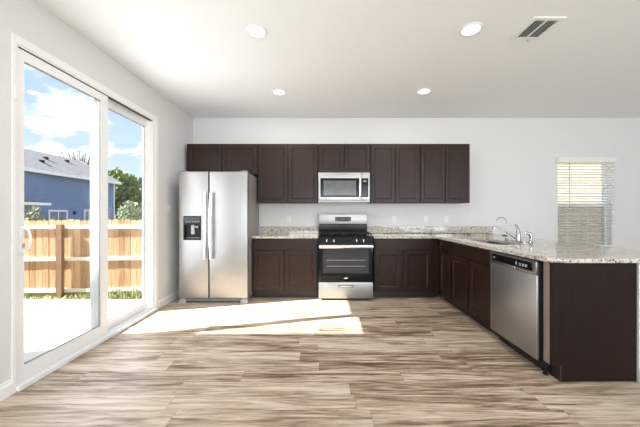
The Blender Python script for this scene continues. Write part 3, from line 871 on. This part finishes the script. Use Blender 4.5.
b = BM(); bx(b, MX0 + .001, MX1 - .001, MF + 0.001, MF + 0.0295, 1.418, 1.4355); obj('vent_grille', b, 'dwpanel', mw)

# ------------------------------------------------------------------ dishwasher (faces -X)
dw = thing('dishwasher', 'stainless steel dishwasher with dark control strip at the peninsula end', 'dishwasher', (2.0, 2.5, 0))
DX = 1.668
DA, DB = 2.196, 2.800
b = BM(); bx(b, 1.712, 2.30, DA + .003, DB - .003, 0.06, 0.868); obj('tub', b, 'blackmatte', dw)
b = BM(); bx(b, DX, DX + 0.018, DA, DB, 0.112, 0.765, 0.004); obj('door', b, 'steel', dw, smooth=30)
b = BM(); bx(b, DX + 0.0185, 1.7115, DA + .004, DB - .004, 0.112, 0.870); obj('door_liner', b, 'blackmatte', dw)
b = BM(); bx(b, DX - 0.006, DX + 0.018, DA, DB, 0.768, 0.872, 0.004)
c = BM(); bx(c, DX - 0.1, DX + 0.006, DA + 0.04, DB - 0.03, 0.792, 0.858)
pn = obj('control_panel', subtract(b, [c]), 'dwpanel', dw, smooth=30)
b = BM(); bx(b, DX + 0.002, DX + 0.0055, DA + 0.042, DB - 0.032, 0.794, 0.856); ins = obj('control_strip', b, 'blackgloss', pn)
b = BM(); bx(b, DX - 0.012, DX + 0.0015, 2.43, 2.60, 0.777, 0.792, 0.004); obj('latch_handle', b, 'handle', pn)
for yy, w_, hh in ((2.30, 0.02, 0.022), (2.335, 0.02, 0.022), (2.37, 0.02, 0.022), (2.42, 0.014, 0.03)):
    b = BM(); bx(b, DX - 0.002, DX + 0.0015, yy, yy + w_, 0.808, 0.808 + hh, 0.001); obj('button', b, 'grey', pn)
b = BM(); lathe(b, (DX + 0.0015, 2.735, 0.825), [(0, -0.004), (0.010, -0.004), (0.011, 0)], 14, 'X')
obj('dial', b, 'grey', pn)
b = BM(); bx(b, RF + 0.02, RF + 0.032, DA + .005, DB - .005, 0.012, 0.108); obj('toe_panel', b, 'blackmatte', dw)
b = BM(); lathe(b, (RF + 0.008, 2.20, 0), [(0, 0), (0.016, 0), (0.016, 0.012), (0.006, 0.016), (0.006, 0.060), (0, 0.060)], 10); obj('levelling_foot', b, 'blackmatte', dw)

# ------------------------------------------------------------------ outlets
def outlet_back(x, z, label):
    t = thing('wall_outlet', label, 'outlet', (x, BY, z), 'outlets above the counter')
    b = BM(); bx(b, x - .035, x + .035, BY - .006, BY - .0003, z - .057, z + .057, 0.003); obj('cover_plate', b, 'plastic', t)
    for dz in (-.02, .02):
        b = BM(); bx(b, x - .016, x + .016, BY - .009, BY - .0062, z + dz - .014, z + dz + .014, 0.002)
        s = obj('socket', b, 'trim', t)
        b = BM()
        for dx in (-.006, .006): bx(b, x + dx - .0012, x + dx + .0012, BY - .0096, BY - .0091, z + dz - .004, z + dz + .006)
        bx(b, x - .0025, x + .0025, BY - .0096, BY - .0091, z + dz - .011, z + dz - .007)
        obj('slots', b, 'dark', s)
    return t
o0 = outlet_back(-0.543, 1.145, 'white wall outlet between refrigerator and range')
copy_tree(o0, (1.217, BY, 1.145), 'white wall outlet just right of the gas range')
copy_tree(o0, (1.750, BY, 1.145), 'white wall outlet second from the range, middle of three')
copy_tree(o0, (2.090, BY, 1.145), 'white wall outlet nearest the sink in the row')
def plate_left(y, z, name, label, cat):
    t = thing(name, label, cat, (LX, y, z))
    b = BM(); bx(b, LX + .0003, LX + .006, y - .035, y + .035, z - .057, z + .057, 0.003); obj('cover_plate', b, 'plastic', t)
    return t
t = plate_left(4.0, 1.32, 'light_switch', 'white light switch on the left wall beside the refrigerator', 'switch')
b = BM(); bx(b, LX + .0062, LX + .010, 3.984, 4.016, 1.288, 1.352, 0.002); obj('rocker', b, 'trim', t)
t = plate_left(3.98, 0.355, 'wall_outlet', 'white wall outlet low on the left wall by the refrigerator', 'outlet')
for dz in (-.02, .02):
    b = BM(); bx(b, LX + .0062, LX + .009, 3.964, 3.996, .355 + dz - .014, .355 + dz + .014, 0.002); s = obj('socket', b, 'trim', t)
    b = BM()
    for dy in (-.006, .006): bx(b, LX + .0091, LX + .0096, 3.98 + dy - .0012, 3.98 + dy + .0012, .355 + dz - .004, .355 + dz + .006)
    obj('slots', b, 'dark', s)

# ------------------------------------------------------------------ ceiling lights
def ceiling_light(x, y, label):
    t = thing('ceiling_light', label, 'ceiling light', (x, y, CEIL), 'round ceiling lights')
    b = BM(); lathe(b, (x, y, CEIL - .0004), [(0.092, 0), (0.090, -0.006), (0.078, -0.011), (0.072, -0.009), (0.072, 0)], 32); obj('trim_ring', b, 'plastic', t, smooth=40)
    b = BM(); lathe(b, (x, y, CEIL - .0006), [(0.071, 0), (0.071, -0.006), (0.04, -0.008), (0, -0.0085)], 32); obj('lens', b, 'lamp', t, smooth=40)
    a = bpy.data.lights.new('ceiling_lamp', 'AREA'); a.shape = 'DISK'; a.size = 0.13; a.energy = LAMP_E; a.color = (1, 0.965, 0.91)
    l = bpy.data.objects.new('ceiling_lamp', a); COL.objects.link(l); l.parent = t; l.location = (0, 0, -0.014)
    return t
c0 = ceiling_light(-0.560, 2.484, 'round ceiling light, left one of the nearer pair')
copy_tree(c0, (1.298, 2.457, CEIL), 'round ceiling light beside the air vent, right of the nearer pair')
copy_tree(c0, (-0.550, 3.73, CEIL), 'round ceiling light, left one of the farther pair')
copy_tree(c0, (1.340, 3.70, CEIL), 'round ceiling light, right one of the farther pair')

# vent
vt = thing('ceiling_vent', 'white square ceiling air vent with dark slots right of the lights', 'vent', (1.86, 2.45, CEIL))
VX0, VX1, VY0, VY1 = 1.725, 1.992, 2.30, 2.60
b = BM(); bx(b, VX0, VX1, VY0, VY1, CEIL - .010, CEIL - .0004, 0.003)
c = BM(); bx(c, VX0 + .036, VX1 - .036, VY0 + .036, VY1 - .036, CEIL - .1, CEIL + .1)
obj('frame', subtract(b, [c]), 'plastic', vt)
b = BM(); bx(b, VX0 + .036, VX1 - .036, VY0 + .036, VY1 - .036, CEIL - .0016, CEIL - .0004); obj('duct_shade', b, 'dark', vt)  # dark sheet stands in for the shade inside the duct
b = BM()
n = 8
for k in range(n):
    xx = VX0 + .044 + (VX1 - VX0 - .088) * k / (n - 1)
    prism(b, [(xx + .0005, VY0 + .036, CEIL - .002), (xx + .0015, VY0 + .036, CEIL - .002), (xx - .0005, VY0 + .036, CEIL - .0095), (xx - .0025, VY0 + .036, CEIL - .0095)], (0, VY1 - VY0 - .072, 0))
bx(b, 1.855, 1.863, VY0 + .036, VY1 - .036, CEIL - .011, CEIL - .0016)
obj('louvres', b, 'plastic', vt)
b = BM(); bx(b, 1.880, 1.886, 2.575, 2.595, CEIL - .026, CEIL - .011, 0.001); obj('damper_lever', b, 'grey', vt)

# ================================================================== OUTSIDE
def ext(name, bm, m, label, cat):
    return struct(name, bm, m, label, cat)
GZ = -0.70
b = BM(); bx(b, -60, 40, -40, 90, GZ - 0.2, GZ)
ext('ground', b, 'grass', 'back yard lawn beyond the patio', 'ground')
b = BM(); bx(b, -9.5, LX - T - .001, 1.361, 4.45, GZ + .001, -0.10)
ext('patio', b, 'concrete', 'bright concrete patio slab outside the sliding door', 'patio')
# unseen two-storey wing, added and cut short to shape the indoor sun patch
b = BM(); bx(b, -8.3, LX - T - .002, -3.0, 1.36, GZ + .001, 5.5)
ext('wall_shading', b, 'beigesiding', 'unseen two-storey wing added beside the patio to edge the sun patch', 'wall')

# fence -----------------------------------------------------------------
fn = thing('wooden_fence', 'weathered wooden privacy fence behind the patio with pale rails', 'fence', (-5.5, 6.6, GZ))
ang = math.radians(4)
fd = Vector((math.cos(ang), math.sin(ang), 0)); fnrm = Vector((math.sin(ang), -math.cos(ang), 0))
fo = Vector((-5.4, 6.75, 0))
def fbox(bm, s0, s1, n0, n1, z0, z1, slope=False):
    p = [fo + fd * s + fnrm * n_ + Vector((0, 0, z)) for s in (s0, s1) for n_ in (n0, n1) for z in (z0, z1)]
    vs = [bm.verts.new(q) for q in p]
    for f in [(0, 1, 3, 2), (4, 6, 7, 5), (0, 4, 5, 1), (2, 3, 7, 6), (0, 2, 6, 4), (1, 5, 7, 3)]: bm.faces.new([vs[i] for i in f])
FTOP = 1.10
for bay in range(-4, 3):
    s0 = bay * 2.4 - 1.0
    b = BM()
    for k in range(17):
        a = s0 + k * 0.1412; w = 0.132
        j = random.uniform(-.02, .02); dn = random.uniform(0, .006)
        p = [(a, GZ + .02), (a + w, GZ + .02), (a + w, FTOP - .03 + j), (a + w - .022, FTOP + j), (a + .022, FTOP + j), (a, FTOP - .03 + j)]
        prism(b, [fo + fd * s + fnrm * dn + Vector((0, 0, z)) for s, z in p], fnrm * -0.016)
    obj('picket_panel', b, 'picket', fn)
    for zr in (-0.605, 0.135, 0.885):
        b = BM(); fbox(b, s0 + .003, s0 + 2.397, 0.008, 0.048, zr, zr + 0.085); obj('rail', b, 'rail', fn)
for s in (-0.68, -3.08, 1.72, 4.12, -5.48, -7.88):
    b = BM(); fbox(b, s - .06, s + .06, 0.05, 0.14, GZ, 0.99); obj('post', b, 'post', fn)

# foliage helpers --------------------------------------------------------
def leaves(bm, cx, cy, cz, rx, ry, rz, n, s, shell=0.35, seed=1, zmin=None):
    rnd = random.Random(seed)
    for _ in range(n):
        while True:
            v = Vector((rnd.uniform(-1, 1), rnd.uniform(-1, 1), rnd.uniform(-1, 1)))
            if shell < v.length <= 1: break
        p = Vector((cx + v.x * rx, cy + v.y * ry, cz + v.z * rz))
        if zmin is not None and p.z < zmin: continue
        q = rnd.uniform(0.6, 1.3) * s
        d = Vector((rnd.gauss(0, 1), rnd.gauss(0, 1), rnd.gauss(0, 1))).normalized()
        e = d.orthogonal().normalized(); f = d.cross(e)
        bm.faces.new([bm.verts.new(p + e * q), bm.verts.new(p + f * q * .55), bm.verts.new(p - e * q), bm.verts.new(p - f * q * .55)])

def leafobj(name, bm, m, parent):
    off = world_loc(parent) if parent else Vector()
    bmesh.ops.translate(bm, verts=bm.verts, vec=-off)
    me = bpy.data.meshes.new(name); bm.to_mesh(me); bm.free(); me.materials.append(M[m])
    o = bpy.data.objects.new(name, me); COL.objects.link(o)
    if parent: o.parent = parent
    return o

def tree(x, y, top, r, label, seed, m='treeleaf', n=5200, s=0.26, name='leafy_tree'):
    t = thing(name, label, 'tree', (x, y, GZ), 'trees beyond the fence')
    b = BM()
    tube(b, [(x, y, GZ), (x + .1, y, GZ + 1.5), (x, y + .1, top * 0.55)], [0.22, 0.17, 0.09], 8)
    rnd = random.Random(seed)
    for k in range(6):
        a = rnd.uniform(0, 6.28)
        tube(b, [(x, y, GZ + 1.6 + .3 * k), (x + math.cos(a) * r * .4, y + math.sin(a) * r * .4, GZ + 3 + .4 * k), (x + math.cos(a) * r * .7, y + math.sin(a) * r * .7, top * .7)], [0.09, 0.06, 0.03], 6)
    obj('trunk', b, 'bark', t)
    b = BM()
    h = top - (GZ + 0.6)
    for k in range(9):
        a = rnd.uniform(0, 6.28); q = rnd.uniform(0.2, 0.65) * r
        zz = GZ + 0.6 + h * rnd.uniform(0.25, 0.78)
        leaves(b, x + math.cos(a) * q, y + math.sin(a) * q, zz, r * .5, r * .5, h * .24, n // 10, s, 0.3, seed * 31 + k)
    leaves(b, x, y, GZ + .6 + h * .62, r * .6, r * .6, h * .40, n // 6, s, 0.3, seed * 57)
    leafobj('foliage', b, m, t)
tree(-26.0, 36.0, 7.0, 2.5, 'tall green tree just right of the blue house', 3)
tree(-24.2, 42.5, 6.6, 2.3, 'broad green tree behind the right part of the fence', 5)
tree(-19.6, 38.0, 6.3, 2.1, 'green tree partly hidden by the door frame at right', 8)
tree(-30.0, 45.0, 7.0, 2.4, 'farther green tree filling the gap behind the others', 11)

def shrub(x, y, rx, top, n, m, label, name='shrub', s=0.06, z0=None):
    z0 = GZ if z0 is None else z0
    t = thing(name, label, 'shrub', (x, y, GZ))
    b = BM(); rnd = random.Random(int(abs(x * 100)))
    for k in range(9):
        a = rnd.uniform(0, 6.28); q = rnd.uniform(.2, .9) * rx
        tube(b, [(x, y, GZ), (x + math.cos(a) * q * .5, y + math.sin(a) * q * .5, GZ + (top - GZ) * .6), (x + math.cos(a) * q, y + math.sin(a) * q, top - rnd.uniform(0, .3))], [0.015, 0.01, 0.005], 5)
    obj('stems', b, 'bark', t)
    b = BM(); leaves(b, x, y, (z0 + top) / 2, rx, rx, (top - z0) / 2 * 1.0, n, s, 0.1, int(abs(x * 77)))
    leafobj('foliage', b, m, t)
shrub(-7.95, 7.9, 0.26, 1.50, 420, 'weed', 'leafy green shrub poking over the fence at left')
shrub(-8.95, 13.3, 0.65, 1.85, 1000, 'sageleaf', 'pale grey-green bushy shrub over the right part of the fence', s=0.09)

# weeds at the fence foot
b = BM(); rnd = random.Random(4)
for _ in range(2600):
    s = rnd.uniform(-7, 4); n_ = rnd.uniform(0.02, 0.45)
    p = fo + fd * s + fnrm * n_ + Vector((0, 0, GZ))
    hgt = rnd.uniform(0.04, 0.16) * (1 + 0.7 * math.sin(s * 2.1)) + 0.02
    a = rnd.uniform(0, 6.28); w = rnd.uniform(.006, .02); dx, dy = math.cos(a), math.sin(a)
    lean = Vector((rnd.gauss(0, .04), rnd.gauss(0, .04), 0))
    b.faces.new([b.verts.new(p + Vector((dx * w, dy * w, 0))), b.verts.new(p - Vector((dx * w, dy * w, 0))), b.verts.new(p + lean + Vector((0, 0, hgt)))])
o = leafobj('weeds', b, 'weed', None); tag(o, 'strip of green weeds growing along the foot of the fence', 'weeds', kind='stuff')

# blue house --------------------------------------------------------------
bh = thing('blue_house', 'two-storey blue-sided house with grey shingle roof beyond the fence', 'house', (-26.5, 22, GZ))
HX, HY0, HY1, HE, HR = -22.7, 8.0, 31.2, 4.75, 6.95
XR = -26.8
b = BM()
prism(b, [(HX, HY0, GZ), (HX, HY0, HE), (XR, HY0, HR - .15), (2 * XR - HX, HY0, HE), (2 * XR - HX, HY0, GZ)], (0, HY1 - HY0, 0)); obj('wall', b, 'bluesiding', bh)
b = BM()
sl_ = (HR - HE) / (HX - XR)
ex = HX + 0.45; ez = HE - sl_ * 0.45
prism(b, [(ex, HY0 - .4, ez), (XR, HY0 - .4, HR), (2 * XR - ex, HY0 - .4, ez), (2 * XR - ex, HY0 - .4, ez + .16), (XR, HY0 - .4, HR + .16), (ex, HY0 - .4, ez + .16)], (0, HY1 - HY0 + .8, 0)); rf = obj('roof', b, 'shingle', bh)
for (vx, vy) in ((-24.2, 24.6), (-25.2, 26.0), (-25.6, 28.6), (-24.6, 22.4)):
    zb = HR + .15 - (vx - XR) * sl_
    b = BM(); bx(b, vx - .12, vx + .12, vy - .16, vy + .16, zb - .05, zb + .18); obj('roof_vent', b, 'blackmatte', rf)
b = BM(); bx(b, ex + .001, ex + .06, HY0 - .4, HY1 + .4, ez - .06, ez + .18)
obj('fascia', b, 'extwhite', bh)
b = BM(); prism(b, [(ex, HY1 + .401, ez - .06), (XR, HY1 + .401, HR - .06), (XR, HY1 + .401, HR + .17), (ex, HY1 + .401, ez + .17)], (0, 0.05, 0)); obj('rake_board', b, 'extwhite', bh)
b = BM(); bx(b, HX - .1, HX + .03, HY1 - .12, HY1 + .03, GZ, ez); obj('corner_board', b, 'extwhite', bh)
def hwin(y0, y1, z0, z1):
    b = BM(); bx(b, HX + .001, HX + .07, y0, y1, z0, z1)
    c = BM(); bx(c, HX + .02, HX + .2, y0 + .14, y1 - .14, z0 + .14, z1 - .14)
    f = obj('window', subtract(b, [c]), 'extwhite', bh)
    b = BM(); bx(b, HX + .021, HX + .03, y0 + .141, y1 - .141, z0 + .141, z1 - .141); obj('pane', b, 'pane_dark', f)
    b = BM(); bx(b, HX + .03, HX + .06, (y0 + y1) / 2 - .04, (y0 + y1) / 2 + .04, z0 + .14, z1 - .14); obj('mullion', b, 'extwhite', f)
hwin(23.6, 25.4, 0.2, 1.55); hwin(27.15, 28.3, 0.2, 1.62); hwin(27.95, 29.1, 2.55, 4.2); hwin(17.5, 19, 2.55, 4.1)
b = BM(); bx(b, HX + .001, HX + .12, 26.0, 26.2, 1.15, 1.45); obj('wall_light', b, 'blackmatte', bh)
# porch
b = BM(); bx(b, HX + .002, -20.6, 12.0, 20.3, GZ, 1.92); obj('porch_wall', b, 'greysiding', bh)
b = BM()
# hipped lean-to roof
q = [(HX + .01, 11.6, 2.0), (-19.95, 11.6, 2.0), (-19.95, 20.9, 2.0), (HX + .01, 20.9, 2.0)]
tp = [(HX + .01, 11.6, 3.05), (HX + .01, 18.3, 3.05)]
vs = [b.verts.new(p) for p in q + tp]
for f in [(0, 1, 2, 3), (1, 2, 5, 4), (2, 3, 5), (0, 3, 5, 4), (0, 1, 4)]: b.faces.new([vs[i] for i in f])
obj('porch_roof', b, 'shingle', bh)
b = BM(); bx(b, -19.949, -19.89, 11.6, 20.95, 1.83, 2.02); bx(b, HX + .01, -19.949, 20.901, 20.96, 1.83, 2.02); obj('porch_fascia', b, 'extwhite', bh)
b = BM(); bx(b, -20.62, -20.55, 20.2, 20.33, GZ, 1.83); obj('porch_corner_board', b, 'extwhite', bh)

# bare tree behind the ridge
bt = thing('bare_tree', 'thin bare branches showing above the blue house roof', 'tree', (-32.6, 38.5, GZ))
b = BM(); rnd = random.Random(9)
tube(b, [(-32.6, 38.5, GZ), (-32.6, 38.5, 5)], [0.2, 0.12], 6)
for k in range(60):
    a = rnd.uniform(0, 6.28); q_ = rnd.uniform(.5, 2.4)
    x1, y1 = -32.6 + math.cos(a) * q_, 38.5 + math.sin(a) * q_
    tube(b, [(-32.6, 38.5, rnd.uniform(3.5, 5)), (-32.6 + math.cos(a) * q_ * .6, 38.5 + math.sin(a) * q_ * .6, 7.6), (x1, y1, rnd.uniform(8.2, 9.6))], [0.07, 0.05, 0.03], 4)
obj('branches', b, 'bark', bt)

# beige house behind the back window ------------------------------------
nh = thing('beige_house', 'beige-sided neighbouring house seen through the window blind', 'house', (3.5, 10, GZ))
b = BM(); bx(b, -1.5, 13, 9.5, 15, GZ, 3.1); obj('wall', b, 'beigesiding', nh)
b = BM(); bx(b, 12.95, 13.05, 9.45, 9.6, GZ, 3.1); obj('corner_board', b, 'extwhite', nh)
b = BM(); prism(b, [(-2, 9.44, 3.1), (-2, 12.25, 4.7), (-2, 15.4, 3.1)], (15.5, 0, 0)); obj('roof', b, 'shingle', nh)
